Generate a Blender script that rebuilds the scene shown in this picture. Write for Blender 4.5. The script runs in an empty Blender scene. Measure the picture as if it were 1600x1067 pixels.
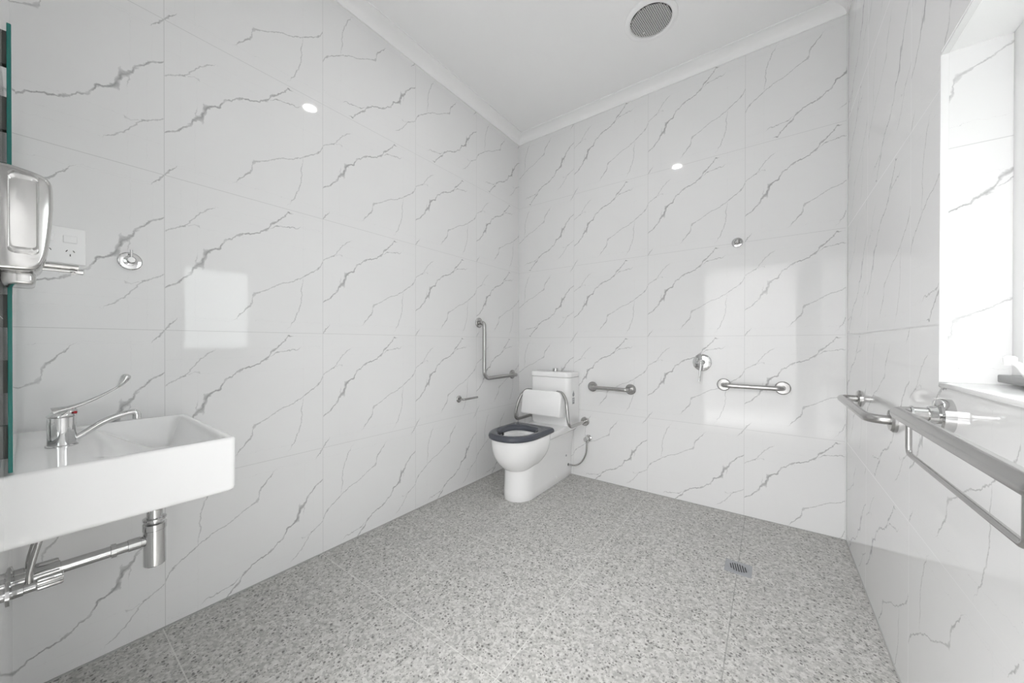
import bpy, bmesh, math, random
from mathutils import Vector, Matrix

# ------------------------------------------------------------------ camera
SC = bpy.context.scene
COL = SC.collection
W, D, H = 2.243, 2.735, 3.0          # room: x 0..W, y -D..0, z 0..H
CAM = Vector((1.8946, -2.7041, 1.1048))
yaw, pitch, roll = 0.6308, -0.0038, 0.0012
F = Vector((-math.sin(yaw)*math.cos(pitch), math.cos(yaw)*math.cos(pitch), math.sin(pitch)))
R = Vector((math.cos(yaw), math.sin(yaw), 0)); U = R.cross(F)
R2 = R*math.cos(roll)+U*math.sin(roll); U2 = U*math.cos(roll)-R*math.sin(roll)
cam = bpy.data.cameras.new('camera'); camo = bpy.data.objects.new('camera', cam); COL.objects.link(camo)
cam.sensor_width = 36; cam.lens = 551.93/1600*36; cam.shift_y = (538.17-533.5)/1600
cam.clip_start = 0.005
camo.matrix_world = Matrix(((R2.x,U2.x,-F.x,CAM.x),(R2.y,U2.y,-F.y,CAM.y),(R2.z,U2.z,-F.z,CAM.z),(0,0,0,1)))
SC.camera = camo
# ------------------------------------------------------------------ light
world = bpy.data.worlds.new('overcast'); SC.world = world; world.use_nodes = True
bg = world.node_tree.nodes['Background']
bg.inputs['Color'].default_value = (0.97, 0.985, 1.0, 1); bg.inputs['Strength'].default_value = 5.6

def area(name, loc, rot, sx, sy, power, shape='RECTANGLE', col=(1,1,1), portal=False):
    l = bpy.data.lights.new(name, 'AREA'); l.shape = shape; l.size = sx
    if shape in ('RECTANGLE', 'ELLIPSE'): l.size_y = sy
    l.energy = power; l.color = col
    if portal: l.cycles.is_portal = True
    o = bpy.data.objects.new(name, l); COL.objects.link(o); o.location = loc; o.rotation_euler = rot
    return o
dlamp = area('downlight_lamp', (1.09, -1.37, 2.985), (0,0,0), .085, .085, 5.5, 'DISK', (1,.995,.985))
dlamp.data.spread = math.radians(180)
area('hall_added_fill', (1.60, -3.60, 2.33), (0,0,0), .9, .9, 82, 'SQUARE', (1,1,1))  # added fill behind the camera, brightens the room through the doorway
hl = area('hall_added_floor_bounce', (1.66, -3.38, 2.36), (0,0,0), .8, .6, 185, 'RECTANGLE', (1,1,1)); hl.data.spread = math.radians(40)  # added narrow beam on the hall floor, bounces fill up to the ceiling
area('window_portal', (2.47, -1.632, 1.42), (0, math.radians(90), 0), .84, .56, 1, portal=True)
SC.view_settings.view_transform = 'Standard'
SC.view_settings.look = 'None'
SC.view_settings.exposure = -0.29
SC.view_settings.gamma = 1.0
SC.view_settings.use_curve_mapping = False
SC.cycles.max_bounces = 10; SC.cycles.diffuse_bounces = 7; SC.cycles.glossy_bounces = 5
SC.cycles.transmission_bounces = 4; SC.cycles.transparent_max_bounces = 8
SC.cycles.sample_clamp_indirect = 6; SC.cycles.caustics_reflective = True; SC.cycles.caustics_refractive = False

# ------------------------------------------------------------------ materials
def mat(name, col, rough=.4, metal=0., spec=.5, coat=0.):
    m = bpy.data.materials.new(name); m.use_nodes = True
    b = m.node_tree.nodes['Principled BSDF']
    b.inputs['Base Color'].default_value = (*col, 1); b.inputs['Roughness'].default_value = rough
    b.inputs['Metallic'].default_value = metal; b.inputs['Specular IOR Level'].default_value = spec
    b.inputs['Coat Weight'].default_value = coat; b.inputs['Coat Roughness'].default_value = .03
    return m
class NT:
    """tiny helper to write node maths"""
    def __init__(s, m): s.t = m.node_tree; s.n = s.t.nodes; s.l = s.t.links; s.b = s.n['Principled BSDF']
    def put(s, sock, v):
        if isinstance(v, bpy.types.NodeSocket): s.l.new(v, sock)
        else: sock.default_value = v
    def math(s, op, a, b=None, c=None, clamp=False):
        n = s.n.new('ShaderNodeMath'); n.operation = op; n.use_clamp = clamp
        for i, v in enumerate((a, b, c)):
            if v is not None: s.put(n.inputs[i], v)
        return n.outputs[0]
    def noise(s, vec, scale, detail=2, rough=.5):
        n = s.n.new('ShaderNodeTexNoise'); s.put(n.inputs['Vector'], vec)
        n.inputs['Scale'].default_value = scale; n.inputs['Detail'].default_value = detail; n.inputs['Roughness'].default_value = rough
        return n
    def mix(s, fac, a, b):
        n = s.n.new('ShaderNodeMix'); n.data_type = 'RGBA'
        s.put(n.inputs[0], fac); s.put(n.inputs[6], a); s.put(n.inputs[7], b); return n.outputs[2]
    def curve(s, x, pts):
        n = s.n.new('ShaderNodeFloatCurve'); cm = n.mapping; c = cm.curves[0]
        pts = sorted(pts)
        while len(c.points) < len(pts): c.points.new(.5, .5)
        for p, q in zip(c.points, pts): p.location = q; p.handle_type = 'VECTOR'
        cm.use_clip = True; cm.extend = 'HORIZONTAL'; cm.update(); s.put(n.inputs['Value'], x); return n.outputs[0]
    def bump(s, h, strength, dist):
        n = s.n.new('ShaderNodeBump'); s.put(n.inputs['Height'], h)
        n.inputs['Strength'].default_value = strength; n.inputs['Distance'].default_value = dist
        s.l.new(n.outputs[0], s.b.inputs['Normal'])

# veins of the marble print, in fractions of one 600 mm tile; third value = half width, fourth = ink
VA = [(0,.271),(.051,.309),(.069,.322),(.099,.356),(.129,.39),(.146,.429),(.163,.451),(.18,.462),(.193,.481),(.197,.51),(.221,.552),(.257,.577),(.284,.59),(.299,.625),(.312,.649),(.35,.669),(.388,.708),(.428,.726),(.5,.748),(.553,.782),(.588,.808),(.599,.845),(.653,.883),(.688,.925),(.723,.97),(.771,.975)]
VA2 = [(.588,.808),(.641,.839),(.723,.852),(.796,.864),(.823,.887)]
VB = [(0,.636),(.048,.677),(.103,.703),(.132,.749),(.174,.805),(.222,.844),(.262,.874)]
VB2 = [(.103,.703),(.14,.718),(.17,.717),(.185,.704)]
VC = [(.354,.073),(.397,.12),(.46,.192),(.476,.229),(.482,.287),(.531,.309),(.607,.352),(.675,.395),(.734,.409),(.795,.441),(.839,.474),(.917,.521),(.971,.571),(1.,.62)]
VC2 = [(.839,.474),(.833,.405),(.823,.35),(.83,.31),(.814,.214),(.77,.104),(.716,.023)]
VD = [(0,.004),(.031,.044),(.066,.089)]
VK = [(.150,.425),(.155,.47),(.163,.53)]
VE = [(.053,.309),(.079,.363)]

def marble(name):
    m = mat(name, (.78,.78,.78), .035, 0, .5); t = NT(m)
    uv = t.n.new('ShaderNodeUVMap'); uv.uv_map = 'tile'
    sp0 = t.n.new('ShaderNodeSeparateXYZ'); t.l.new(uv.outputs[0], sp0.inputs[0])
    nz = t.noise(uv.outputs[0], 26, 3, .62); sc = t.n.new('ShaderNodeSeparateColor'); t.l.new(nz.outputs['Color'], sc.inputs[0])
    u = t.math('ADD', sp0.outputs[0], t.math('MULTIPLY', t.math('SUBTRACT', sc.outputs[0], .5), .030))
    v = t.math('ADD', sp0.outputs[1], t.math('MULTIPLY', t.math('SUBTRACT', sc.outputs[1], .5), .042))
    ink = t.noise(uv.outputs[0], 13, 2, .6).outputs['Fac']
    inkm = t.math('MULTIPLY_ADD', ink, 2.6, -.55, clamp=True)
    inkm = t.math('MULTIPLY_ADD', inkm, .75, .25)
    masks = []
    def vein(pts, width, strength, vertical=False, knot=None):
        a, b = (v, u) if vertical else (u, v)
        P = sorted([(q, p) if vertical else (p, q) for p, q in pts])
        fx = t.curve(a, [(0 if i == 0 and x <= .001 else x, y) for i, (x, y) in enumerate(P)])
        n = len(P); Wd = []
        for i, (x, y) in enumerate(P):
            sl = []
            if i: sl.append((y-P[i-1][1])/(x-P[i-1][0]))
            if i < n-1: sl.append((P[i+1][1]-y)/(P[i+1][0]-x))
            s_ = sum(abs(q) for q in sl)/len(sl)
            w = width*math.sqrt(1+s_*s_)
            if knot: w *= 1+knot[2]*math.exp(-((x-knot[0])/knot[1])**2)
            Wd.append((x, min(1, w*10)))
        ends = []
        if P[0][0] > .002: Wd[0] = (P[0][0], 0)
        if P[-1][0] < .998: Wd[-1] = (P[-1][0], 0)
        if P[0][0] > .004: Wd = [(P[0][0]-.002, 0)] + Wd
        if P[-1][0] < .996: Wd = Wd + [(P[-1][0]+.002, 0)]
        w = t.math('MULTIPLY', t.curve(a, Wd), .1)
        d = t.math('ABSOLUTE', t.math('SUBTRACT', b, fx))
        k = t.math('SUBTRACT', 1, t.math('DIVIDE', d, t.math('ADD', w, .0002)), clamp=True)
        k = t.math('POWER', k, .7)
        masks.append(t.math('MULTIPLY', k, strength))
    vein(VA, .0064, .95, knot=(.185, .042, 1.35)); vein(VA2, .0045, .8)
    vein(VB, .0046, .75); vein(VB2, .0035, .5)
    vein(VC, .0045, .75); vein(VC2, .0042, .65, True); vein(VD, .0055, .9); vein(VK, .005, .5, True); vein(VE, .0035, .5, True)
    s_ = masks[0]
    for k in masks[1:]: s_ = t.math('MAXIMUM', s_, k)
    fac = t.math('MULTIPLY', s_, inkm, clamp=True)
    cl = t.noise(uv.outputs[0], 2.2, 2).outputs['Fac']
    base = t.mix(cl, (.82,.82,.82,1), (.845,.845,.845,1))
    c = t.mix(fac, base, (.33,.33,.335,1))
    # grout at the four tile edges
    def edge(x):
        return t.math('SUBTRACT', .5, t.math('ABSOLUTE', t.math('SUBTRACT', x, .5)))
    e = t.math('MINIMUM', edge(sp0.outputs[0]), edge(sp0.outputs[1]))
    g = t.math('LESS_THAN', e, .0016)
    c = t.mix(g, c, (.60,.60,.60,1)); t.l.new(c, t.b.inputs['Base Color'])
    t.l.new(t.math('MULTIPLY_ADD', g, .4, .035), t.b.inputs['Roughness'])
    return m
M_marble = marble('marble_tile')

def floor_mat():
    m = mat('speckled_floor', (.4,.4,.39), .45, 0, .35); t = NT(m)
    g = t.n.new('ShaderNodeNewGeometry').outputs['Position']
    def vor(scale, feature='F1'):
        n = t.n.new('ShaderNodeTexVoronoi'); n.feature = feature; t.l.new(g, n.inputs['Vector']); n.inputs['Scale'].default_value = scale
        return n
    a = vor(120); b = vor(210); c2 = vor(75)
    def r(n):
        s = t.n.new('ShaderNodeSeparateColor'); t.l.new(n.outputs['Color'], s.inputs[0]); return s.outputs
    ra, rb, rc = r(a), r(b), r(c2)
    c = t.mix(ra[0], (.34,.335,.32,1), (.62,.615,.59,1))
    c = t.mix(t.math('MULTIPLY', rb[0], .5), c, (.36,.355,.34,1))
    warm = t.noise(g, 6, 3).outputs['Fac']
    c = t.mix(t.math('MULTIPLY', t.math('GREATER_THAN', rc[1], .72), .35), c, (.72,.71,.69,1))
    dark = t.math('MULTIPLY', t.math('GREATER_THAN', rc[0], .80), t.math('LESS_THAN', c2.outputs['Distance'], .34))
    c = t.mix(t.math('MULTIPLY', dark, .8), c, (.10,.095,.09,1))
    dark2 = t.math('GREATER_THAN', rb[1], .93)
    c = t.mix(t.math('MULTIPLY', dark2, .7), c, (.13,.125,.12,1))
    c = t.mix(t.math('MULTIPLY', t.math('SUBTRACT', warm, .4, clamp=True), .5), c, (.47,.46,.47,1))
    sp = t.n.new('ShaderNodeSeparateXYZ'); t.l.new(g, sp.inputs[0])
    def line(x, off, hw):
        q = t.math('DIVIDE', t.math('SUBTRACT', x, off), .6)
        q = t.math('ABSOLUTE', t.math('SUBTRACT', q, t.math('ROUND', q)))
        return t.math('LESS_THAN', q, hw/.6)
    lx = line(sp.outputs[0], .57, .0019); ly = line(sp.outputs[1], 0, .0019)
    side = t.math('LESS_THAN', sp.outputs[0], 1.6)
    c = t.mix(t.math('MULTIPLY', t.math('MULTIPLY', ly, side), .6), c, (.70,.70,.67,1))
    c = t.mix(t.math('MULTIPLY', t.math('MULTIPLY', lx, side), .6), c, (.70,.70,.67,1))
    dk = t.math('MULTIPLY', lx, t.math('GREATER_THAN', sp.outputs[0], 1.6))
    c = t.mix(t.math('MULTIPLY', dk, .6), c, (.22,.22,.21,1))
    t.l.new(c, t.b.inputs['Base Color'])
    t.bump(t.noise(g, 300, 2).outputs['Fac'], .15, .0005)
    return m
M_floor = floor_mat()
def painted(name, col, rough=.6):
    m = mat(name, col, rough, 0, .3); t = NT(m)
    tc = t.n.new('ShaderNodeTexCoord'); t.bump(t.noise(tc.outputs['Object'], 220, 2).outputs['Fac'], .03, .001)
    return m
M_ceil = painted('ceiling_paint', (.94,.94,.94)); M_corn = painted('cornice_paint', (.96,.96,.96), .45)
M_outside = painted('outside_grey', (.30,.30,.29), .8)
M_hall = painted('hall_paint', (.84,.84,.84))
M_white = mat('white_ceramic', (.95,.95,.95), .08, 0, .5, .3)
M_plastic = mat('white_plastic', (.94,.94,.94), .3)
M_outlet = mat('white_outlet_plastic', (.96,.96,.96), .25)
M_seat = mat('blue_grey_seat', (.060,.066,.083), .14, 0, .5)
def metal(name, col, rough, streak=0):
    m = mat(name, col, rough, 1.0); t = NT(m)
    if not streak: return m
    tc = t.n.new('ShaderNodeTexCoord'); n = t.noise(tc.outputs['Object'], 140, 1).outputs['Fac']
    t.l.new(t.math('MULTIPLY_ADD', n, .06, rough), t.b.inputs['Roughness']); return m
M_steel = metal('satin_steel', (.46,.455,.448), .27)
M_chrome = metal('polished_chrome', (.66,.66,.66), .04)
M_dispenser = metal('polished_dispenser_steel', (.56,.555,.545), .12)
M_mirror = mat('mirror_silver', (.9,.92,.91), .01, 1.0)
M_edge = mat('green_glass_edge', (.015,.16,.14), .12)
M_dark = mat('dark_rubber', (.02,.02,.02), .5)
M_pad = mat('mirror_tape', (.05,.055,.05), .5)
M_red = mat('red_indicator', (.33,.008,.015), .25)
M_seal = mat('grey_sealant', (.42,.42,.41), .5)
M_trim = mat('white_tile_trim', (.86,.86,.86), .12)
M_grille = mat('vent_grille_plastic', (.82,.82,.82), .4)
M_alu = mat('white_window_frame', (.80,.80,.80), .35)
M_winder = mat('grey_winder', (.20,.20,.20), .35)
M_drain = mat('drain_steel', (.36,.37,.39), .35, .6)
M_sticker = mat('grey_sticker', (.30,.31,.32), .5)
M_lamp = mat('lamp_diffuser', (.9,.9,.9), .4)
def glass():
    m = bpy.data.materials.new('window_glass'); m.use_nodes = True; nt = m.node_tree
    for n in list(nt.nodes): nt.nodes.remove(n)
    o = nt.nodes.new('ShaderNodeOutputMaterial'); mx = nt.nodes.new('ShaderNodeMixShader')
    a = nt.nodes.new('ShaderNodeBsdfTransparent'); g = nt.nodes.new('ShaderNodeBsdfGlossy'); g.inputs['Roughness'].default_value = .02
    mx.inputs[0].default_value = .05
    a.inputs[0].default_value = (.95,.97,.96,1)
    nt.links.new(a.outputs[0], mx.inputs[1]); nt.links.new(g.outputs[0], mx.inputs[2]); nt.links.new(mx.outputs[0], o.inputs[0])
    return m
M_glass = glass()

# ------------------------------------------------------------------ object helpers
def tag(o, label=None, cat=None, group=None, kind=None):
    for k, v in (('label', label), ('category', cat), ('group', group), ('kind', kind)):
        if v: o[k] = v
    return o
def thing(name, loc, label, cat, group=None):
    o = bpy.data.objects.new(name, None); o.empty_display_size = .05; COL.objects.link(o); o.location = loc
    return tag(o, label, cat, group)
def wloc(o):
    v = Vector((0,0,0))
    while o is not None: v += o.location; o = o.parent
    return v
def fillet(pts, rad, seg=8):
    pts = [Vector(p) for p in pts]; out = [pts[0]]
    for i in range(1, len(pts)-1):
        a, b, c = pts[i-1], pts[i], pts[i+1]
        r = rad[i-1] if isinstance(rad, (list, tuple)) else rad
        d1 = (a-b).normalized(); d2 = (c-b).normalized(); ang = d1.angle(d2)
        if ang > math.pi-.01: out.append(b); continue
        tl = min(r/math.tan(ang/2), (a-b).length*.49 if i > 1 else (a-b).length*.98, (c-b).length*.49 if i < len(pts)-2 else (c-b).length*.98)
        r = tl*math.tan(ang/2)
        cen = b+(d1+d2).normalized()*(r/math.sin(ang/2))
        p1 = b+d1*tl; p2 = b+d2*tl; v1 = p1-cen; v2 = p2-cen; th = v1.angle(v2); ax = v1.cross(v2).normalized()
        for k in range(seg+1): out.append(cen+Matrix.Rotation(th*k/seg, 3, ax) @ v1)
    out.append(pts[-1]); return out
def smooth_path(pts, n=8):
    pts = [Vector(p) for p in pts]; P = [pts[0]*2-pts[1]]+pts+[pts[-1]*2-pts[-2]]; out = []
    for i in range(1, len(P)-2):
        for k in range(n):
            t = k/n; a, b, c, d = P[i-1:i+3]
            out.append(.5*((2*b)+(c-a)*t+(2*a-5*b+4*c-d)*t*t+(3*b-a-3*c+d)*t**3))
    out.append(pts[-1]); return out
class MB:
    def __init__(s): s.bm = bmesh.new()
    def ringloft(s, rings, close=True, cap0=True, cap1=True):
        R_ = [[s.bm.verts.new(p) for p in r] for r in rings]; n = len(R_[0])
        for a, b in zip(R_, R_[1:]):
            for i in range(n if close else n-1):
                j = (i+1) % n
                try: s.bm.faces.new((a[i], a[j], b[j], b[i]))
                except ValueError: pass
        if cap0: s.bm.faces.new(list(reversed(R_[0])))
        if cap1: s.bm.faces.new(R_[-1])
        return s
    def tube(s, pts, r, seg=16, caps=True):
        pts = [Vector(p) for p in pts]; rings = []
        t0 = (pts[1]-pts[0]).normalized(); up = Vector((0,0,1)) if abs(t0.z) < .9 else Vector((1,0,0))
        n = (up-t0*up.dot(t0)).normalized(); pt = t0
        for i, p in enumerate(pts):
            if i == 0: t = t0
            elif i == len(pts)-1: t = (pts[-1]-pts[-2]).normalized()
            else: t = ((pts[i+1]-p).normalized()+(p-pts[i-1]).normalized()).normalized()
            if (t-pt).length > 1e-7:
                q = pt.rotation_difference(t); n = q @ n
            n = (n-t*n.dot(t)).normalized(); b = t.cross(n); pt = t
            rr = r[i] if isinstance(r, (list, tuple)) else r
            rings.append([p+(n*math.cos(2*math.pi*k/seg)+b*math.sin(2*math.pi*k/seg))*rr for k in range(seg)])
        return s.ringloft(rings, True, caps, caps)
    def lathe(s, o, ax, prof, seg=32):
        """prof: (distance along axis, radius)"""
        o = Vector(o); ax = Vector(ax).normalized(); up = Vector((0,0,1)) if abs(ax.z) < .9 else Vector((1,0,0))
        n = (up-ax*up.dot(ax)).normalized(); b = ax.cross(n)
        rings = [[o+ax*h+(n*math.cos(2*math.pi*k/seg)+b*math.sin(2*math.pi*k/seg))*max(r, 1e-5) for k in range(seg)] for h, r in prof]
        return s.ringloft(rings, True, True, True)
    def box(s, lo, hi, bev=0, seg=3, rot=None):
        lo = Vector(lo); hi = Vector(hi); c = (lo+hi)/2; d = hi-lo; tmp = bmesh.new()
        bmesh.ops.create_cube(tmp, size=1); bmesh.ops.scale(tmp, vec=d, verts=tmp.verts)
        if bev: bmesh.ops.bevel(tmp, geom=tmp.edges[:], offset=bev, segments=seg, profile=.5, affect='EDGES')
        if rot is not None: bmesh.ops.transform(tmp, matrix=rot.to_4x4(), verts=tmp.verts)
        bmesh.ops.translate(tmp, vec=c, verts=tmp.verts)
        me = bpy.data.meshes.new('t'); tmp.to_mesh(me); tmp.free(); s.bm.from_mesh(me); bpy.data.meshes.remove(me); return s
    def build(s, name, m, parent=None, smooth=35, recalc=True):
        if recalc: bmesh.ops.recalc_face_normals(s.bm, faces=s.bm.faces[:])
        if parent is not None: bmesh.ops.translate(s.bm, vec=-wloc(parent), verts=s.bm.verts)
        me = bpy.data.meshes.new(name); s.bm.to_mesh(me); s.bm.free()
        if smooth:
            me.polygons.foreach_set('use_smooth', [True]*len(me.polygons)); me.set_sharp_from_angle(angle=math.radians(smooth))
        me.materials.append(m); o = bpy.data.objects.new(name, me); COL.objects.link(o)
        if parent is not None: o.parent = parent
        return o
def struct(o): return tag(o, kind='structure')

# ------------------------------------------------------------------ tiled walls
Y0, X0, Z0, T = .5922, .5631, .5536, .6
def grid_lines(lo, hi, off, extra=()):
    k = math.ceil((lo-off)/T); L = {round(lo,5), round(hi,5)}
    while off+k*T < hi: 
        if off+k*T > lo+1e-4: L.add(round(off+k*T,5))
        k += 1
    for e in extra: L.add(round(e,5))
    return sorted(L)
def tiled(name, to3, u0, u1, uoff, z0, z1, zoff, rotated, hole=None, m=None, parent=None):
    bm = bmesh.new(); uvl = bm.loops.layers.uv.new('tile')
    us = grid_lines(u0, u1, uoff, hole[:2] if hole else ()); zs = grid_lines(z0, z1, zoff, hole[2:] if hole else ())
    vs = {}
    def V(a, b):
        if (a, b) not in vs: vs[(a, b)] = bm.verts.new(to3(a, b))
        return vs[(a, b)]
    for a, b in zip(us, us[1:]):
        for c, d in zip(zs, zs[1:]):
            if hole and a >= hole[0]-1e-4 and b <= hole[1]+1e-4 and c >= hole[2]-1e-4 and d <= hole[3]+1e-4: continue
            f = bm.faces.new((V(a,c), V(b,c), V(b,d), V(a,d)))
            cu = math.floor(((a+b)/2-uoff)/T); cz = math.floor(((c+d)/2-zoff)/T); rt = rotated(cu, cz)
            for lp, (p, q) in zip(f.loops, ((a,c),(b,c),(b,d),(a,d))):
                x = (p-uoff)/T-cu; y = (q-zoff)/T-cz
                lp[uvl].uv = (1-x, 1-y) if rt else (x, y)
    me = bpy.data.meshes.new(name); bm.to_mesh(me); bm.free(); me.materials.append(m or M_marble)
    o = bpy.data.objects.new(name, me); COL.objects.link(o)
    if parent: o.parent = parent
    return o
ZW = 2.96
# left wall: u = y running to the right (towards the back wall); tile column index -1 is the last one
def rot_left(cu, cz):   # cu: -1 = column touching the corner strip
    return cu <= -4 or cz == -1 or (cz >= 3 and cu in (-1, 0, -2) and cu != -3)
def solid(o, th, off=-1):
    md = o.modifiers.new('thickness', 'SOLIDIFY'); md.thickness = th; md.offset = off; return o
wl = struct(solid(tiled('wall_left', lambda a, z: Vector((0, a, z)), -D, 0, -Y0, 0, ZW, Z0, rot_left), .1))
def rot_back(cu, cz):
    return cu == -1 or (cz == -1 and cu in (0, 1)) or (cz >= 3 and cu == 2)
wb = struct(solid(tiled('wall_back', lambda a, z: Vector((a, 0, z)), 0, W, X0, 0, ZW, Z0, rot_back), .1))
WY0, WY1, WZ0, WZ1 = -1.92, -1.345, 1.008, 1.832      # window opening
wr = struct(tiled('wall_right', lambda a, z: Vector((W, -a, z)), 0, D, .5, 0, ZW, Z0, lambda a, b: (a*3+b) % 2 == 0, hole=(-WY1, -WY0, WZ0, WZ1)))
DX0, DX1, DZ1 = 1.16, 2.16, 2.10                       # doorway in the front wall
wf = struct(tiled('wall_front', lambda a, z: Vector((W-a, -D, z)), 0, W, .1, 0, ZW, Z0, lambda a, b: (a+b) % 2 == 0, hole=(W-DX1, W-DX0, 0, DZ1)))
# the wall bodies behind the tiles
m = MB()
m.box((W+.001,-D,0),(W+.16,WY0-.006,ZW)).box((W+.001,WY1+.006,0),(W+.16,.0,ZW)).box((W+.001,WY0,0),(W+.16,WY1,WZ0-.016)).box((W+.001,WY0,WZ1+.016),(W+.16,WY1,ZW))
struct(m.build('wall_right_core', M_hall, smooth=0)).name = 'wall_outer'
m = MB(); y0, y1 = -D-.12, -D-.001
m.box((-.1,y0,0),(DX0-.001,y1,ZW)).box((DX1+.001,y0,0),(W+.16,y1,ZW)).box((DX0-.001,y0,DZ1+.001),(DX1+.001,y1,ZW))
struct(m.build('wall_hall_side', M_hall, smooth=0))
# floor, ceiling
m = MB(); m.box((-.1,-D-.12,-.1),(W+.16,.1,0)); fl = struct(m.build('floor', M_floor, smooth=0))
m = MB(); m.box((-.1,-D-.12,H),(W+.16,.1,H+.1)); struct(m.build('ceiling', M_ceil, smooth=0))
# hallway beyond the doorway
m = MB(); hy0, hy1, hx0, hx1, hz = -4.3, -D-.12, .6, 2.7, 2.4
m.box((hx0,hy0,-.1),(hx1,hy1,0)); struct(m.build('floor_hall', M_hall, smooth=0))
m = MB(); m.box((hx0,hy0,hz),(hx1,hy1,hz+.1)); struct(m.build('ceiling_hall', M_hall, smooth=0))
m = MB(); m.box((hx0-.1,hy0-.1,-.1),(hx1+.1,hy0,hz+.1)).box((hx0-.1,hy0,-.1),(hx0,hy1,hz+.1)).box((hx1,hy0,-.1),(hx1+.1,hy1,hz+.1))
struct(m.build('wall_hall', M_hall, smooth=0))
m = MB()
m.box((DX0-.05,-D-.12,0),(DX0+.012,-D+.006,DZ1+.05),.003,2).box((DX1-.012,-D-.12,0),(DX1+.05,-D-.002,DZ1+.05),.003,2).box((DX0+.012,-D-.12,DZ1-.012),(DX1-.012,-D+.0,DZ1+.05),.003,2)
# the jamb stops short of the wall face beside the camera
struct(m.build('door_1', M_trim))

# cornice: coved profile swept round the room
CP = .088; CH = H-2.9437+.0
prof = [(0,-CH-.030),(0.004,-CH-.0),(0.012,-CH+.002)]
prof = [(0.0, H-2.9437+.0)]
pts2 = []
a_, b_ = CP, H-2.9437
pts2.append((0, -b_)); pts2.append((.008, -b_))
for k in range(0, 9):
    th = k/8*math.pi/2
    pts2.append((.010+(a_-.024)*(1-math.cos(th)), -b_+.004+(b_-.010)*math.sin(th)))
pts2 += [(a_-.012, -.006), (a_-.0, -.006), (a_, 0)]
def cornice(name, p0, p1, inw, m0=1, m1=1):
    p0 = Vector(p0); p1 = Vector(p1); d = (p1-p0).normalized(); inw = Vector(inw); mb = MB()
    r0 = [p0+inw*x+d*x*m0+Vector((0,0,H+z)) for x, z in pts2]+[p0+Vector((0,0,H))]
    r1 = [p1+inw*x-d*x*m1+Vector((0,0,H+z)) for x, z in pts2]+[p1+Vector((0,0,H))]
    mb.ringloft([r0, r1]); return struct(mb.build(name, M_corn, smooth=30))
cornice('trim_1', (0,-D,0), (0,0,0), (1,0,0)); cornice('trim_2', (0,0,0), (W,0,0), (0,-1,0))
cornice('trim_3', (W,0,0), (W,-D,0), (-1,0,0)); cornice('trim_4', (W,-D,0), (0,-D,0), (0,1,0))
# sealant bead at the floor, corner tile trim
m = MB()
m.box((0,-D,0),(.004,0,.004)).box((0,-.004,0),(W,0,.004)).box((W-.004,-D,0),(W,0,.004)); struct(m.build('trim_5', M_seal, smooth=0))
m = MB(); m.box((W-.006,-.006,.004),(W,0,2.945),.002,2); struct(m.build('trim_6', M_trim))

# ------------------------------------------------------------------ window
win = bpy.data.objects.new('window_1', None); COL.objects.link(win); win.location = (W+.11, (WY0+WY1)/2, WZ0); struct(win)
XR = 2.375
rv = tiled('reveal', lambda a, z: Vector((W+a, WY1, z)), .0, XR-W, -.27, WZ0, WZ1, 1.592, lambda a, b: False)
rv2 = tiled('reveal', lambda a, z: Vector((XR-a, WY0, z)), .0, XR-W, -.1, WZ0, WZ1, 1.592, lambda a, b: True)
for o in (rv, rv2): solid(o, .005); o.parent = win; o.location = -win.location
MB().box((W-.004,WY0,WZ0-.012),(XR,WY1,WZ0),.002,2).build('sill', M_trim, win)
MB().box((W-.001,WY0-.002,WZ1),(XR,WY1+.002,WZ1+.012)).build('soffit', M_corn, win, smooth=0)
m = MB(); e = .008   # slim edge trim round the opening
m.box((W-.003,WY1-.0015,WZ0+.0005),(W+.011,WY1+.003,WZ1+.001),.0005,1).box((W-.003,WY0-.003,WZ0+.0005),(W+.011,WY0+.0015,WZ1+.001),.0005,1).box((W-.003,WY0+.0015,WZ1-.0015),(W+.011,WY1-.0015,WZ1+.003),.0005,1)
m.build('edge_trim', M_trim, win)
m = MB(); fx0, fx1, fw = 2.352, 2.40, .045
m.box((fx0,WY1-fw,WZ0),(fx1,WY1,WZ1),.003,2).box((fx0,WY0,WZ0),(fx1,WY0+fw,WZ1),.003,2).box((fx0,WY0+fw,WZ0),(fx1,WY1-fw,WZ0+.05),.003,2).box((fx0,WY0+fw,WZ1-.04),(fx1,WY1-fw,WZ1),.003,2)
m.build('window_frame', M_alu, win)
MB().box((2.372,WY0+fw,WZ0+.05),(2.378,WY1-fw,WZ1-.04)).build('pane', M_glass, win, smooth=0)
wd = MB().box((2.318,-1.60,WZ0+.008),(2.352,-1.385,WZ0+.026),.003,2).build('winder_bar', M_winder, win)
MB().tube(smooth_path([(2.335,-1.46,WZ0+.026),(2.325,-1.455,WZ0+.05),(2.318,-1.44,WZ0+.056)],5),.006).lathe((2.318,-1.44,WZ0+.05),(0,0,1),[(0,.009),(.016,.010),(.02,.006)],16).build('winder_knob', M_plastic, wd)

# added unseen wall that keeps sky light off the window jamb; ground outside
m = MB(); m.box((2.5,-2.75,-.1),(6.5,-2.55,3.6)); struct(m.build('wall_sky_blocker', M_outside, smooth=0))
m = MB(); m.box((2.42,-2.55,-.3),(9,6,-.1)); struct(m.build('ground_outside', M_outside, smooth=0))

# ------------------------------------------------------------------ ceiling vent, downlight, floor drain
VC0 = Vector((1.325,-.55,H))
v = thing('ceiling_vent', VC0, 'round white exhaust vent with a dark perforated grille on the ceiling', 'vent')
MB().lathe(VC0, (0,0,-1), [(0,.146),(.006,.146),(.012,.138),(.014,.122),(.010,.115),(.009,.1145),(0.002,.114),(.0,.11)], 64).build('rim', M_corn, v)
MB().lathe(VC0, (0,0,-1), [(.0005,.1),(.0022,.1135)], 48).build('duct', M_dark, v)
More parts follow.
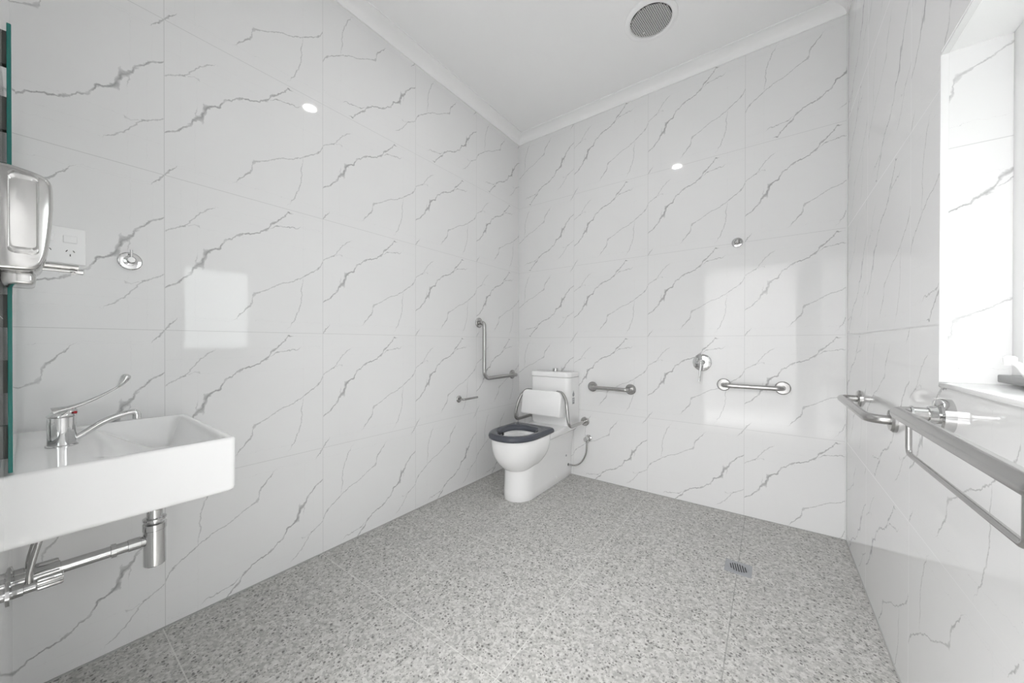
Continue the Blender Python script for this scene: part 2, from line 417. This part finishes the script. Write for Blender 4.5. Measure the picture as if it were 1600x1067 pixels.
# perforated plate: hexagonal mesh of webs
bm = bmesh.new(); rad = .0052; ph = .0118; Rg = .1135
rows = int(Rg/ (ph*.866))+1
cells = []
for j in range(-rows, rows+1):
    for i in range(-14, 15):
        x = i*ph+(ph/2 if j % 2 else 0); y = j*ph*.866
        if math.hypot(x, y) < Rg-.004: cells.append((x, y))
for x, y in cells:   # each cell: hexagon outline to round-ish hole
    if math.hypot(x+.029, y-.07) < .006: hole = 0.02
    else: hole = 1
    o_ = []; i_ = []
    for k in range(12):
        th = math.radians(30*k+30); rr = ph/2/max(math.cos(((th-0) % (math.pi/3))-math.pi/6), .5)
        o_.append(bm.verts.new((x+rr*math.cos(th), y+rr*math.sin(th), -.011)))
        i_.append(bm.verts.new((x+rad*.80*hole*math.cos(th), y+rad*.80*hole*math.sin(th), -.011)))
    for k in range(12): bm.faces.new((o_[k], o_[(k+1) % 12], i_[(k+1) % 12], i_[k]))
bmesh.ops.remove_doubles(bm, verts=bm.verts, dist=1e-5)
me = bpy.data.meshes.new('grille'); bm.to_mesh(me); bm.free(); me.materials.append(M_grille)
g = bpy.data.objects.new('grille', me); COL.objects.link(g); g.parent = v; g.rotation_euler.z = .4
md = g.modifiers.new('thickness', 'SOLIDIFY'); md.thickness = .001

dl = Vector((1.09,-1.37,H))
v = thing('downlight', dl, 'round white recessed downlight in the middle of the ceiling', 'light')
MB().lathe(dl, (0,0,-1), [(0,.062),(.003,.062),(.006,.055),(.004,.046),(.001,.044)], 40).build('rim', M_corn, v)

DC = Vector((1.772,-.648,0))
v = thing('floor_drain', DC, 'square grey metal floor drain with a round slotted grate in the speckled floor', 'drain')
MB().box(DC+Vector((-.056,-.056,-.002)), DC+Vector((.056,.056,.0015)), .001, 1).build('plate', M_drain, v)
MB().lathe(DC, (0,0,1), [(.0016,.042),(.0022,.041)], 40).build('grate', M_drain, v)
m = MB()
for i in range(-3, 4):
    x = i*.0098; hl = math.sqrt(max(.037**2-x*x, 0))*.96-.002
    m.tube([DC+Vector((x*1.04+hl*.19,-hl,.0010)), DC+Vector((x*1.04-hl*.19,hl,.0010))], .0027, 10)
m.build('slot', M_dark, v)

# ------------------------------------------------------------------ stainless grab bars
def flange(parent, c, ax, r=.04, th=.012, m=M_steel):
    return MB().lathe(c, ax, [(0,r),(th*.55,r),(th,r*.86),(th+.001,r*.55)], 36).build('flange', m, parent)
def bar_back(x0, x1, z, label, group):
    v = thing('grab_bar', ((x0+x1)/2, 0, z), label, 'grab bar')
    MB().tube(fillet([(x0,-.004,z),(x0,-.062,z),(x1,-.062,z),(x1,-.004,z)], .03), .0145, 20).build('bar', M_steel, v)
    flange(v, (x0,0,z), (0,-1,0)); flange(v, (x1,0,z), (0,-1,0))
bar_back(.733, 1.040, .7535, 'short horizontal steel grab bar on the back wall just right of the toilet', None)
bar_back(1.650, 1.958, .834, 'short horizontal steel grab bar below and right of the shower mixer', None)
v = thing('grab_bar', (0,-.35,1.0), 'L-shaped steel grab bar on the left wall beside the toilet', 'grab bar')
zt, zb, ya, yb = 1.268, .822, -.565, -.11
MB().tube(fillet([(.004,ya,zt),(.06,ya,zt),(.06,ya,zb),(.06,yb,zb),(.004,yb,zb)], [.03,.06,.03]), .0155, 20).build('bar', M_steel, v)
flange(v, (0,ya,zt), (1,0,0)); flange(v, (0,yb,zb), (1,0,0))
# straight bar end stub next to the corner
v = thing('grab_bar', (W,-.65,.84), 'short steel grab bar on the right wall nearest the back corner', 'grab bar')
xo = W-.068
MB().tube(fillet([(W-.004,-.362,.841),(xo,-.362,.841),(xo,-.955,.841),(W-.004,-.955,.841)], [.028,.05]), .0158, 20).build('bar', M_steel, v)
flange(v, (W,-.362,.841), (-1,0,0)); flange(v, (W,-.955,.841), (-1,0,0), .04, .016)
v = thing('grab_bar', (W,-1.7,.93), 'long steel grab bar with a thin rail hung below it, under the window', 'grab bar')
xo = 2.152; za = .932
MB().tube(fillet([(W-.01,-1.408,za),(xo,-1.408,za),(xo,-2.03,za),(W-.01,-2.03,za)], .032), .0155, 24).build('bar', M_steel, v)
for y in (-1.408, -2.03):
    MB().lathe((W,y,za), (-1,0,0), [(0,.040),(.018,.040),(.022,.036),(.023,.022),(.036,.0205),(.037,.0165)], 40).build('flange', M_chrome if y > -1.5 else M_steel, v)
MB().lathe((W-.062,-1.408,za), (-1,0,0), [(0,.0165),(0,.0185),(.004,.0185),(.004,.0165)], 32).build('collar', M_chrome, v)
MB().tube(fillet([(xo,-1.515,za-.01),(xo,-1.515,.853),(xo,-1.980,.853),(xo,-1.980,za-.01)], .014), .0055, 14).build('towel_rail', M_steel, v)

# paper holder
v = thing('toilet_roll_holder', (0,-.79,.683), 'empty steel toilet roll holder with a single straight arm on the left wall', 'paper holder')
flange(v, (0,-.79,.683), (1,0,0), .026, .008)
MB().tube(fillet([(.004,-.79,.683),(.05,-.79,.683),(.05,-.635,.683)], .012), .0075, 14).build('arm', M_steel, v)

# coat hook / dome on the left wall
v = thing('wall_tap', (0,-2.484,1.403), 'small round chrome wall tap with a short upright lever on the left wall', 'tap')
c = Vector((0,-2.484,1.403))
MB().lathe(c, (1,0,0), [(0,.032),(.003,.032),(.006,.029),(.007,.02)], 40).build('flange', M_chrome, v)
MB().lathe(c, (1,0,0), [(.006,.018),(.02,.018),(.022,.012),(.038,.0115),(.04,.0095)], 32).build('body', M_chrome, v)
MB().tube([c+Vector((.033,0,.005)), c+Vector((.033,0,.036))], .0038, 12).build('lever', M_chrome, v)

# shower mixer and wall outlet on the back wall
c = Vector((1.522,0,.976))
v = thing('shower_mixer', c, 'round steel shower mixer plate with a lever handle hanging down on the back wall', 'mixer')
MB().lathe(c, (0,-1,0), [(0,.0575),(.004,.0575),(.0065,.054),(.007,.02)], 48).build('plate', M_chrome, v)
MB().lathe(c, (0,-1,0), [(.006,.021),(.03,.021),(.045,.018),(.05,.010)], 32).build('body', M_chrome, v)
MB().tube(smooth_path([c+Vector((0,-.042,.008)), c+Vector((-.002,-.052,-.03)), c+Vector((-.006,-.062,-.08)), c+Vector((-.008,-.066,-.125))], 6), [.011,.0105,.010,.0095,.009,.0085,.008,.0075,.007,.0065,.006,.006,.006,.006,.0055,.0055,.0055,.006,.005], 14).build('lever', M_chrome, v)
c = Vector((1.722,0,1.756))
v = thing('wall_outlet', c, 'small round chrome shower outlet high on the back wall', 'shower outlet')
MB().lathe(c, (0,-1,0), [(0,.031),(.004,.031),(.008,.028),(.009,.02)], 40).build('plate', M_chrome, v)
MB().lathe(c, (0,-1,0), [(.008,.016),(.02,.015),(.024,.010)], 28).build('nozzle', M_steel, v)
MB().box(c+Vector((-.0015,-.026,-.028)), c+Vector((.0015,-.006,.0)), .0005, 1).build('fin', M_steel, v)

# ------------------------------------------------------------------ toilet
CX = .430
v = toilet = thing('toilet', (CX,-.4,0), 'white ceramic close-coupled toilet with a blue-grey seat in the far corner', 'toilet')
def dshape(cx, w, yb, yc, yf, n=14, rb=.01, p=2.0):
    """back edge at yb (two rounded corners), straight sides to yc, elliptical front reaching yf"""
    pts = []
    for k in range(5):
        th = math.pi/2*k/4; pts.append((cx+w-rb+rb*math.sin(th), yb-rb+rb*math.cos(th)))
    for k in range(1, 6): pts.append((cx+w, yb-rb+(yc-yb+rb)*k/6))
    for k in range(0, 2*n+1):
        th = math.pi*k/(2*n); c_, s_ = math.cos(th), math.sin(th)
        pts.append((cx+w*math.copysign(abs(c_)**(2/p), c_), yc+(yf-yc)*abs(s_)**(2/p)))
    for k in range(5, 0, -1): pts.append((cx-w, yb-rb+(yc-yb+rb)*k/6))
    for k in range(5):
        th = math.pi/2*(k/4); pts.append((cx-w+rb-rb*math.cos(th), yb-rb+rb*math.sin(th)))
    return pts
m = MB()
# pedestal and skirt running back to the wall
sect = [(0.0,.112,-.725,-.59),(.004,.115,-.728,-.59),(.06,.114,-.724,-.59),(.14,.113,-.716,-.59),(.20,.115,-.714,-.59),(.26,.121,-.716,-.58),(.32,.130,-.715,-.57),(.38,.139,-.71,-.56),(.42,.145,-.70,-.56)]
m.ringloft([[Vector((x,y,z)) for x, y in dshape(CX, w, -.004, yc, yf, rb=.008)] for z, w, yf, yc in sect])
# bowl
rings = []
ZB, ZTp = .215, .432
for k in range(15):
    q = k/14; th = q*math.pi/2; z = ZTp-(ZTp-ZB)*math.sin((1-q)*math.pi/2)**1.0
    # quarter-ellipse profile
    s_ = math.sqrt(max(0, 1-((ZTp-z)/(ZTp-ZB+.035))**2.3))
    w = .176*s_; yf = -.62-.212*s_; yb = -.62+.20*s_
    rings.append([Vector((x,y,z)) for x, y in dshape(CX, w, yb, -.62, yf, rb=min(.06, w*.5), p=2.15)])
# rim, opening and inside of the bowl
top = [(.440,.172,-.835,-.42,.03),(.441,.160,-.822,-.425,.03),(.4405,.125,-.79,-.47,.09),(.425,.122,-.787,-.474,.09),(.38,.118,-.78,-.48,.09),(.33,.10,-.75,-.50,.09),(.29,.07,-.70,-.53,.06),(.27,.04,-.66,-.56,.03)]
for z, w, yf, yb, rb in top: rings.append([Vector((x,y,z)) for x, y in dshape(CX, w, yb, -.62, yf, rb=rb, p=2.1)])
m.ringloft(rings)
# deck behind the bowl
m.ringloft([[Vector((x,y,z)) for x, y in pts] for z, pts in
    [(.385,dshape(CX,.150,-.003,-.40,-.47,rb=.01,p=3)),(.395,dshape(CX,.160,-.003,-.40,-.48,rb=.01,p=3)),(.405,dshape(CX,.167,-.003,-.40,-.49,rb=.01,p=3)),(.433,dshape(CX,.168,-.003,-.40,-.49,rb=.01,p=3)),(.440,dshape(CX,.163,-.003,-.40,-.485,rb=.01,p=3))]])
pan = m.build('pan', M_white, toilet, smooth=50)
for y, z in ((-.10,.184),(-.267,.053)):
    MB().lathe((CX+.1115,y,z), (1,0,0), [(0,.009),(.006,.009),(.008,.006)], 20).build('fixing_cap', M_plastic if z < .1 else M_sticker, toilet)
# seat ring
def seat_ring(z, g, inner=False, ir=0):
    if inner: return [Vector((x,y,z)) for x, y in dshape(CX, .118+g, -.495+g, -.62, -.785-g, rb=.10, p=2.05)]
    return [Vector((x,y,z)) for x, y in dshape(CX, .180-g, -.396-g, -.64, -.856+g, rb=.022, p=2.25)]
rs = [seat_ring(.443,.008), seat_ring(.447,.002), seat_ring(.458,0), seat_ring(.470,.003), seat_ring(.478,.010), seat_ring(.481,.020), seat_ring(.480,.028,True), seat_ring(.476,.014,True), seat_ring(.468,.004,True), seat_ring(.455,0,True), seat_ring(.443,.004,True)]
m = MB(); m.ringloft(rs+[rs[0]], cap0=False, cap1=False); bmesh.ops.remove_doubles(m.bm, verts=m.bm.verts, dist=1e-6)
st = m.build('seat', M_seat, toilet, smooth=60); st['label'] = 'thick blue-grey toilet seat ring'
for x, y in ((-.111,-.695),(-.113,-.655)): MB().lathe((CX+x,y,.432),(0,0,1),[(0,.008),(.012,.009),(.02,.006)],16).build('seat_buffer', M_dark, st)
MB().lathe((.312,-.553,.414),(1,0,0),[(0,.006),(.004,.006)],16).build('rim_hole', M_dark, pan)
# cistern
m = MB(); cx0, cx1 = .243, .613
def rr(x0, x1, y0, y1, r, z, n=7, rback=.006):
    P = []
    for cxx, cyy, a0, r_ in ((x1-rback,y1-rback,90,rback),(x1-r,y0+r,0,r),(x0+r,y0+r,-90,r),(x0+rback,y1-rback,-180,rback)):
        for k in range(n+1):
            th = math.radians(a0-90*k/n); P.append(Vector((cxx+r_*math.cos(th), cyy+r_*math.sin(th), z)))
    return P
m.ringloft([rr(cx0+.006,cx1-.006,-.176,-.003,.045,.4405), rr(cx0,cx1,-.182,-.003,.045,.455), rr(cx0,cx1,-.184,-.003,.045,.825), rr(cx0+.003,cx1-.003,-.181,-.003,.045,.828)])
m.build('cistern', M_white, toilet, smooth=40)
m = MB(); m.ringloft([rr(cx0+.001,cx1-.001,-.185,-.002,.045,.830), rr(cx0-.003,cx1+.003,-.189,-.002,.047,.833), rr(cx0-.003,cx1+.003,-.189,-.002,.047,.860), rr(cx0+.001,cx1-.001,-.185,-.003,.046,.867), rr(cx0+.010,cx1-.010,-.176,-.008,.04,.870)])
m.build('cistern_lid', M_white, toilet, smooth=40)
for s in (-1, 1):
    P = [Vector((CX+.004+s*.002+s*.022*math.cos(math.radians(a)), -.085+.022*math.sin(math.radians(a)), .870)) for a in range(-90, 91, 15)]
    MB().ringloft([P, [p+Vector((0,0,.022)) for p in P], [p+Vector((-s*.001,0,.024)) for p in P]]).build('flush_button', M_chrome, toilet)
# rating sticker on the side of the cistern
lb = MB().box((cx1-.0002,-.125,.615),(cx1+.0006,-.090,.665)); lb.tube([(cx1-.0002,-.107,.690),(cx1+.0006,-.107,.690)], .017, 20)
P = [(cx1+.0003,-.107+a,.69+b) for a, b in ((-.013,.008),(0,.034),(.013,.008))]
lb.ringloft([[Vector(p) for p in P],[Vector(p)+Vector((.0004,0,0)) for p in P]])
s1 = lb.build('sticker', M_sticker, toilet, smooth=0)
m = MB(); m.box((cx1+.0007,-.118,.652),(cx1+.0009,-.097,.656)).box((cx1+.0007,-.118,.643),(cx1+.0009,-.102,.646)).box((cx1+.0007,-.118,.632),(cx1+.0009,-.099,.635))
m.build('sticker_lines', M_plastic, s1, smooth=0)

# backrest: white pad on two bent steel arms fixed to the back wall
v = thing('padded_backrest', (CX,0,.46), 'white padded toilet backrest on two bent steel arms in front of the cistern', 'backrest')
tilt = Matrix.Rotation(math.radians(-9), 3, 'X')
def padring(inset, dy):
    P = []; w, h = .179-inset, .098-inset
    for cxx, czz, a0, r in ((w,h,90,.045),(w,-h,0,.012),(-w,-h,-90,.012),(-w,h,-180,.045)):
        r = max(r-inset*.5, .004)
        for k in range(7):
            th = math.radians(a0-90*k/6); sx = 1 if cxx > 0 else -1; sz = 1 if czz > 0 else -1
            zz = czz-sz*r+r*math.sin(th); P.append(Vector((cxx-sx*r+r*math.cos(th), dy+(max(0, .098-zz)*.30 if dy > 0 else 0), zz)))
    return [Vector((.417,-.272,.626))+tilt @ p for p in P]
MB().ringloft([padring(.008,-.028), padring(.001,-.023), padring(0,-.018), padring(0,.018), padring(.004,.023)]).build('pad', M_plastic, v, smooth=50)
for s in (-1, 1):
    fxx = .417+s*.250; bx = .417+s*.252
    P = [(fxx,-.004,.462),(fxx,-.10,.462),(fxx,-.20,.462),(bx,-.262,.467),(bx-s*.004,-.292,.50),(bx-s*.018,-.286,.58),(bx-s*.04,-.266,.66),(bx-s*.085,-.246,.712),(.417+s*.12,-.243,.718)]
    MB().tube(smooth_path(P, 6), .0125, 16).build('arm', M_steel, v)
    flange(v, (fxx,0,.462), (0,-1,0), .036, .010)
# stop valve and hose
v = thing('stop_valve', (.70,0,.32), 'small chrome stop valve with a flexible hose beside the toilet', 'valve')
MB().lathe((.70,0,.33), (0,-1,0), [(0,.026),(.004,.026),(.008,.014),(.045,.012),(.046,.010)], 28).build('body', M_chrome, v)
MB().lathe((.70,-.045,.33), (0,-1,0), [(0,.016),(.002,.020),(.018,.020),(.022,.015)], 12).build('handle', M_chrome, v)
MB().tube(smooth_path([(.70,-.04,.325),(.700,-.045,.27),(.694,-.05,.205),(.66,-.055,.14),(.61,-.055,.104),(.56,-.058,.098),(.543,-.06,.098)], 7), .0065, 14).build('hose', M_steel, v)
MB().lathe((.541,-.06,.098), (1,0,0), [(0,.011),(.004,.011),(.006,.008)], 18).build('hose_nut', M_dark, v)

# ------------------------------------------------------------------ basin
SX0, SX1, SY0, SY1, SZ0, SZ1 = .018, .612, -D, -2.338, .668, .825
v = basin = thing('basin', ((SX0+SX1)/2,-2.54,SZ0), 'white rectangular ceramic wall basin on the front wall beside the left wall', 'basin')
NX, NY = 96, 72; RC = .014
def ss(t): t = max(0., min(1., t)); return t*t*(3-2*t)
def warp(x, y, r=RC):
    hx, hy = (SX1-SX0)/2, (SY1-SY0)/2; cx, cy = (SX0+SX1)/2, (SY0+SY1)/2
    dx, dy = x-cx, y-cy; ax_, ay = abs(dx)-(hx-r), dy-(hy-r)
    if ax_ > 0 and ay > 0:
        a, b = ax_/r, ay/r; na = a*math.sqrt(1-b*b/2); nb = b*math.sqrt(1-a*a/2)
        return cx+math.copysign(hx-r+na*r, dx), cy+hy-r+nb*r
    return x, y
bm = bmesh.new(); gv = {}
def spread(k, n): # denser near both ends
    t = k/n; return .5-.5*math.cos(math.pi*t) if False else t
ie = .006
for i in range(NX+1):
    for j in range(NY+1):
        x = SX0+(SX1-SX0)*i/NX; y = SY0+(SY1-SY0)*j/NY
        wx, wy = warp(x, y)
        # rounded lip: pull the outermost ring in and keep it level
        cx, cy = (SX0+SX1)/2, (SY0+SY1)/2
        px_ = cx+(wx-cx)*(1-ie/((SX1-SX0)/2)); py_ = SY0+(wy-SY0)*(1-ie/(SY1-SY0))
        e_ = .016
        dpt = ss((px_-SX0-e_)/.045)*ss((SX1-e_-px_)/.045)*ss((SY1-e_-py_)/.045)*ss((py_-(SY0+.115))/.21)
        z = SZ1-.105*dpt
        gv[i, j] = bm.verts.new((px_, py_, z))
for i in range(NX):
    for j in range(NY): bm.faces.new((gv[i,j], gv[i+1,j], gv[i+1,j+1], gv[i,j+1]))
# outline rings from the lip down the sides
idx = [(i,0) for i in range(NX)]+[(NX,j) for j in range(NY)]+[(i,NY) for i in range(NX,0,-1)]+[(0,j) for j in range(NY,0,-1)]
prev = [gv[k] for k in idx]
def outl(k, ins):
    x = SX0+(SX1-SX0)*k[0]/NX; y = SY0+(SY1-SY0)*k[1]/NY; wx, wy = warp(x, y); cx = (SX0+SX1)/2
    return cx+(wx-cx)*(1-ins/((SX1-SX0)/2)), SY0+(wy-SY0)*(1-ins/(SY1-SY0))
for ins, z in ((.0035,SZ1-.0007),(.0015,SZ1-.0022),(.0004,SZ1-.0045),(0,SZ1-.008),(.001,SZ0+.014),(.002,SZ0+.006),(.006,SZ0+.001),(.012,SZ0)):
    cur = [bm.verts.new((*outl(k, ins), z)) for k in idx]
    for a in range(len(idx)):
        b = (a+1) % len(idx); bm.faces.new((prev[a], cur[a], cur[b], prev[b]))
    prev = cur
bm.faces.new(prev)
m = MB(); m.bm.free(); m.bm = bm
bs = m.build('bowl', M_white, basin, smooth=60)
wst = MB().lathe((.312,-2.445,SZ1-.1045), (0,0,1), [(0,.030),(.002,.031),(.004,.024),(.003,.010)], 32).build('waste_cap', M_chrome, basin)

# mixer tap standing on the basin
tx, ty, tz = .345, -2.651, SZ1
v = thing('basin_mixer_tap', (tx,ty,tz), 'chrome mixer tap with long swept lever and spout on the basin deck', 'tap')
MB().lathe((tx,ty,tz), (0,0,1), [(0,.029),(.003,.029),(.005,.0255),(.008,.0255),(.078,.0255),(.080,.024)], 40).build('body', M_chrome, v)
# head: dome cut with a rise towards the spout
rings = []
for k in range(9):
    q = k/8; r = .0262*math.sqrt(max(0, 1-q*q))*1.0+.0005; rings.append([Vector((tx+r*math.cos(2*math.pi*i/32), ty+r*math.sin(2*math.pi*i/32)+q*.006, tz+.081+.019*q+max(0,math.sin(2*math.pi*i/32))*.007*(1-q*.3))) for i in range(32)])
hd = [Vector((tx+.0262*math.cos(2*math.pi*i/32), ty+.0262*math.sin(2*math.pi*i/32), tz+.0805)) for i in range(32)]
MB().ringloft([hd]+rings).build('head', M_chrome, v)
def flat_sweep(P, wt, parent, name, mt):
    P = [Vector(p) for p in P]; rings = []
    for i, p in enumerate(P):
        t = (P[min(i+1,len(P)-1)]-P[max(i-1,0)]).normalized(); n = t.cross(Vector((1,0,0))).normalized(); w, h = wt[min(i,len(wt)-1)]
        rings.append([p+Vector((1,0,0))*w*math.cos(2*math.pi*k/16)+n*h*math.sin(2*math.pi*k/16) for k in range(16)])
    return MB().ringloft(rings).build(name, mt, parent, smooth=60)
P = smooth_path([(tx,ty-.014,tz+.091),(tx,ty+.006,tz+.0985),(tx,ty+.030,tz+.107),(tx,ty+.060,tz+.122),(tx,ty+.085,tz+.138),(tx,ty+.104,tz+.152),(tx,ty+.116,tz+.172),(tx,ty+.121,tz+.186)], 10)
n_ = len(P); wt = []
for i in range(n_):
    q = i/(n_-1)
    w = .013*(1-q)**1.7+.0035 if q < .68 else .0045+(.0135-.0045)*math.sin(min(1,(q-.68)/.22)*math.pi/2)*(1 if q < .93 else math.sqrt(max(.02,1-((q-.93)/.08)**2)))
    h = .007*(1-q)**2+.0022+.006*max(0,1-q/.18)+(.0085*math.sin(min(1,(q-.66)/.24)*math.pi/2)**1.6*(1 if q < .90 else math.sqrt(max(.01,1-((q-.90)/.101)**2))) if q > .66 else 0)
    wt.append((w, h))
flat_sweep(P, wt, v, 'lever', M_chrome)
P = smooth_path([(tx,ty+.018,tz+.012),(tx,ty+.040,tz+.028),(tx,ty+.070,tz+.050),(tx,ty+.100,tz+.064),(tx,ty+.128,tz+.071),(tx,ty+.138,tz+.069),(tx,ty+.141,tz+.058)], 6)
MB().tube(P, .0085, 16).build('spout', M_chrome, v)
MB().lathe((tx,ty+.1405,tz+.064), (0,0,-1), [(0,.0095),(.013,.0095),(.014,.007)], 20).build('aerator', M_chrome, v)
MB().lathe((tx+.020,ty+.021,tz+.090), (.75,.66,0), [(0,.0038),(.003,.0038),(.0045,.002)], 18).build('hot_indicator', M_red, v)

# bottle trap below the basin
bx, by = .30, -2.466
v = thing('bottle_trap', (bx,by,.39), 'chrome bottle trap and waste pipe under the basin running to the wall', 'trap')
MB().lathe((bx,by,.395), (0,0,1), [(0,.024),(.003,.0265),(.112,.0265),(.114,.0285),(.132,.0285),(.134,.025)], 36).build('bottle', M_chrome, v)
MB().lathe((bx,by,.528), (0,0,1), [(0,.018),(.010,.018),(.011,.028),(.016,.028),(.017,.019),(.14,.019)], 32).build('tailpiece', M_chrome, v)
MB().tube([(bx,by-.02,.478),(bx,-D+.003,.478)], .016, 24).build('waste_pipe', M_chrome, v)
for y, r, l in ((-2.548,.020,.012),(-2.497,.018,.028),(-2.652,.021,.045)):
    MB().lathe((bx,y,.478), (0,-1,0), [(0,.016),(.001,r),(l,r),(l+.001,.016)], 24).build('nut', M_chrome, v)
MB().lathe((bx,-D,.478), (0,1,0), [(0,.040),(.003,.040),(.008,.018)], 32).build('wall_plate', M_chrome, v)
# two stop valves with hoses to the tap
lab = ['chrome basin stop valve with ribbed handle on the front wall, nearest the room', 'chrome basin stop valve with ribbed handle on the front wall, nearest the left wall']
for q, (x, z) in enumerate(((.425,.503),(.19,.452))):
    v = thing('basin_stop_valve', (x,-D,z), lab[q], 'valve')
    MB().lathe((x,-D,z), (0,1,0), [(0,.028),(.003,.028),(.006,.015),(.022,.015),(.023,.0125),(.040,.0125),(.041,.0105)], 28).build('body', M_chrome, v)
    pr = []
    for k in range(48):
        a = 2*math.pi*k/48; r = .0145+.0009*math.cos(a*12)
        pr.append((r*math.cos(a), r*math.sin(a)))
    MB().ringloft([[Vector((x+a*s_, -D+y_, z+b*s_)) for a, b in pr] for y_, s_ in ((.040,.8),(.043,1),(.080,1.02),(.083,.9))]).build('handle', M_chrome, v)
    MB().tube(smooth_path([(x,-D+.030,z+.006),(x,-D+.032,z+.04),(x-.01,-D+.045,z+.10),(x-.02,-D+.065,.672)], 6), .006, 12).build('hose', M_steel, v)

# ------------------------------------------------------------------ mirror, dispenser, power point
MX0, MX1, MZ0, MZ1 = .02, .622, .834, 1.765
v = thing('mirror', (.32,-D,MZ0), 'tall frameless wall mirror with green glass edges above the basin', 'mirror')
gl = MB().box((MX0,-2.7295,MZ0),(MX1,-2.7236,MZ1),.0008,1).build('glass', M_edge, v)
MB().box((MX0+.001,-2.7236,MZ0+.001),(MX1-.001,-2.7232,MZ1-.001)).build('silvered_face', M_mirror, v, smooth=0)
z = MZ0+.03
while z < MZ1-.06:
    MB().box((MX1-.022,-2.7349,z),(MX1-.004,-2.7295,z+.068)).build('backing_pad', M_pad, v, smooth=0); z += .136

DXA, DXB = .655, .775
v = thing('soap_dispenser', (.715,-D,1.33), 'polished steel soap dispenser on the front wall at the left edge of the view', 'dispenser')
def dring(x, s, ins=0):
    # side silhouette in y,z ; x across
    y_b = -D+.001; P = []
    out = [(0,1.236),(.038,1.240),(.050,1.262),(.055,1.30),(.0585,1.35),(.0590,1.395),(.0560,1.416),(.045,1.426),(.020,1.432),(0,1.434)]
    for a, z in out:
        zz = 1.335+(z-1.335)*s; P.append(Vector((x, y_b+a*s, zz)))
    return P
def dens(P, k=5):
    o = []
    for i in range(len(P)):
        a, b, c, d = P[i-1], P[i], P[(i+1) % len(P)], P[(i+2) % len(P)]
        if i == len(P)-1:
            for q in range(k): o.append(b.lerp(c, q/k))
            continue
        for q in range(k):
            t = q/k
            if i == 0: a = b*2-c
            if i == len(P)-2: d = c*2-b
            o.append(.5*((2*b)+(c-a)*t+(2*a-5*b+4*c-d)*t*t+(3*b-a-3*c+d)*t**3))
    return o
rings = [dens(dring(x, s)) for x, s in ((DXA,.90),(DXA+.004,.96),(DXA+.012,1.0),(DXB-.014,1.0),(DXB-.005,.975),(DXB-.001,.93),(DXB,.90))]
MB().ringloft(rings).build('cover', M_dispenser, v, smooth=50)
# pressed side panel
def prr(x, s, k=0):
    c_ = Vector((x,-D+.026,1.345)); P = []
    for cy, cz, a0 in ((1,1,0),(-1,1,90),(-1,-1,180),(1,-1,270)):
        for q in range(7):
            th = math.radians(a0+90*q/6); r = .007
            P.append(c_+Vector((0, cy*(.016-r)*s+r*s*math.cos(th), cz*(.070-r)*s+r*s*math.sin(th))))
    return P
MB().ringloft([prr(DXB-.002,1.12), prr(DXB+.0015,1.05), prr(DXB+.0015,.95), prr(DXB-.0012,.86), prr(DXB-.0015,.5)]).build('side_panel', M_dispenser, v, smooth=60)
MB().box((DXA+.01,-D+.001,1.214),(DXB-.012,-D+.040,1.240),.008,3).build('base', M_dispenser, v)
m = MB(); m.tube([(.715,-D+.038,1.262),(.715,-D+.094,1.262)], .0052, 14); m.tube([(.715,-D+.038,1.2535),(.715,-D+.094,1.2535)], .0035, 12)
m.build('spout', M_dispenser, v)
MB().lathe((.715,-D+.092,1.2535),(0,1,0),[(0,.0055),(.008,.0055),(.009,.004)],18).build('push_button', M_chrome, v)
MB().lathe((.721,-D+.086,1.250),(.8,.1,-.6),[(0,.0035),(.004,.0035)],14).build('nozzle', M_chrome, v)

v = thing('power_outlet', (0,-2.645,1.428), 'white double wall power outlet behind the soap dispenser on the left wall', 'outlet')
oy1, oz0, oz1 = -2.587, 1.367, 1.487; oy0 = oy1-.116
MB().box((0,oy0,oz0),(.010,oy1,oz1),.003,3).build('plate', M_outlet, v)
for k, yc in enumerate((oy1-.034, oy1-.082)):
    rk = MB().box((.009,yc-.015,1.436),(.0128,yc+.015,1.460),.003,3).build('switch', M_outlet, v)
    m = MB()
    for dy, dz, a in ((-.0075,.004,-30),(.0075,.004,30),(0,-.0095,90)):
        rot = Matrix.Rotation(math.radians(a if abs(a) != 90 else 0), 3, 'X')
        m.box((.0095,yc+dy-.001,1.405+dz-.0035),(.0103,yc+dy+.001,1.405+dz+.0035), rot=rot)
    m.build('socket_slots', M_dark, v, smooth=0)
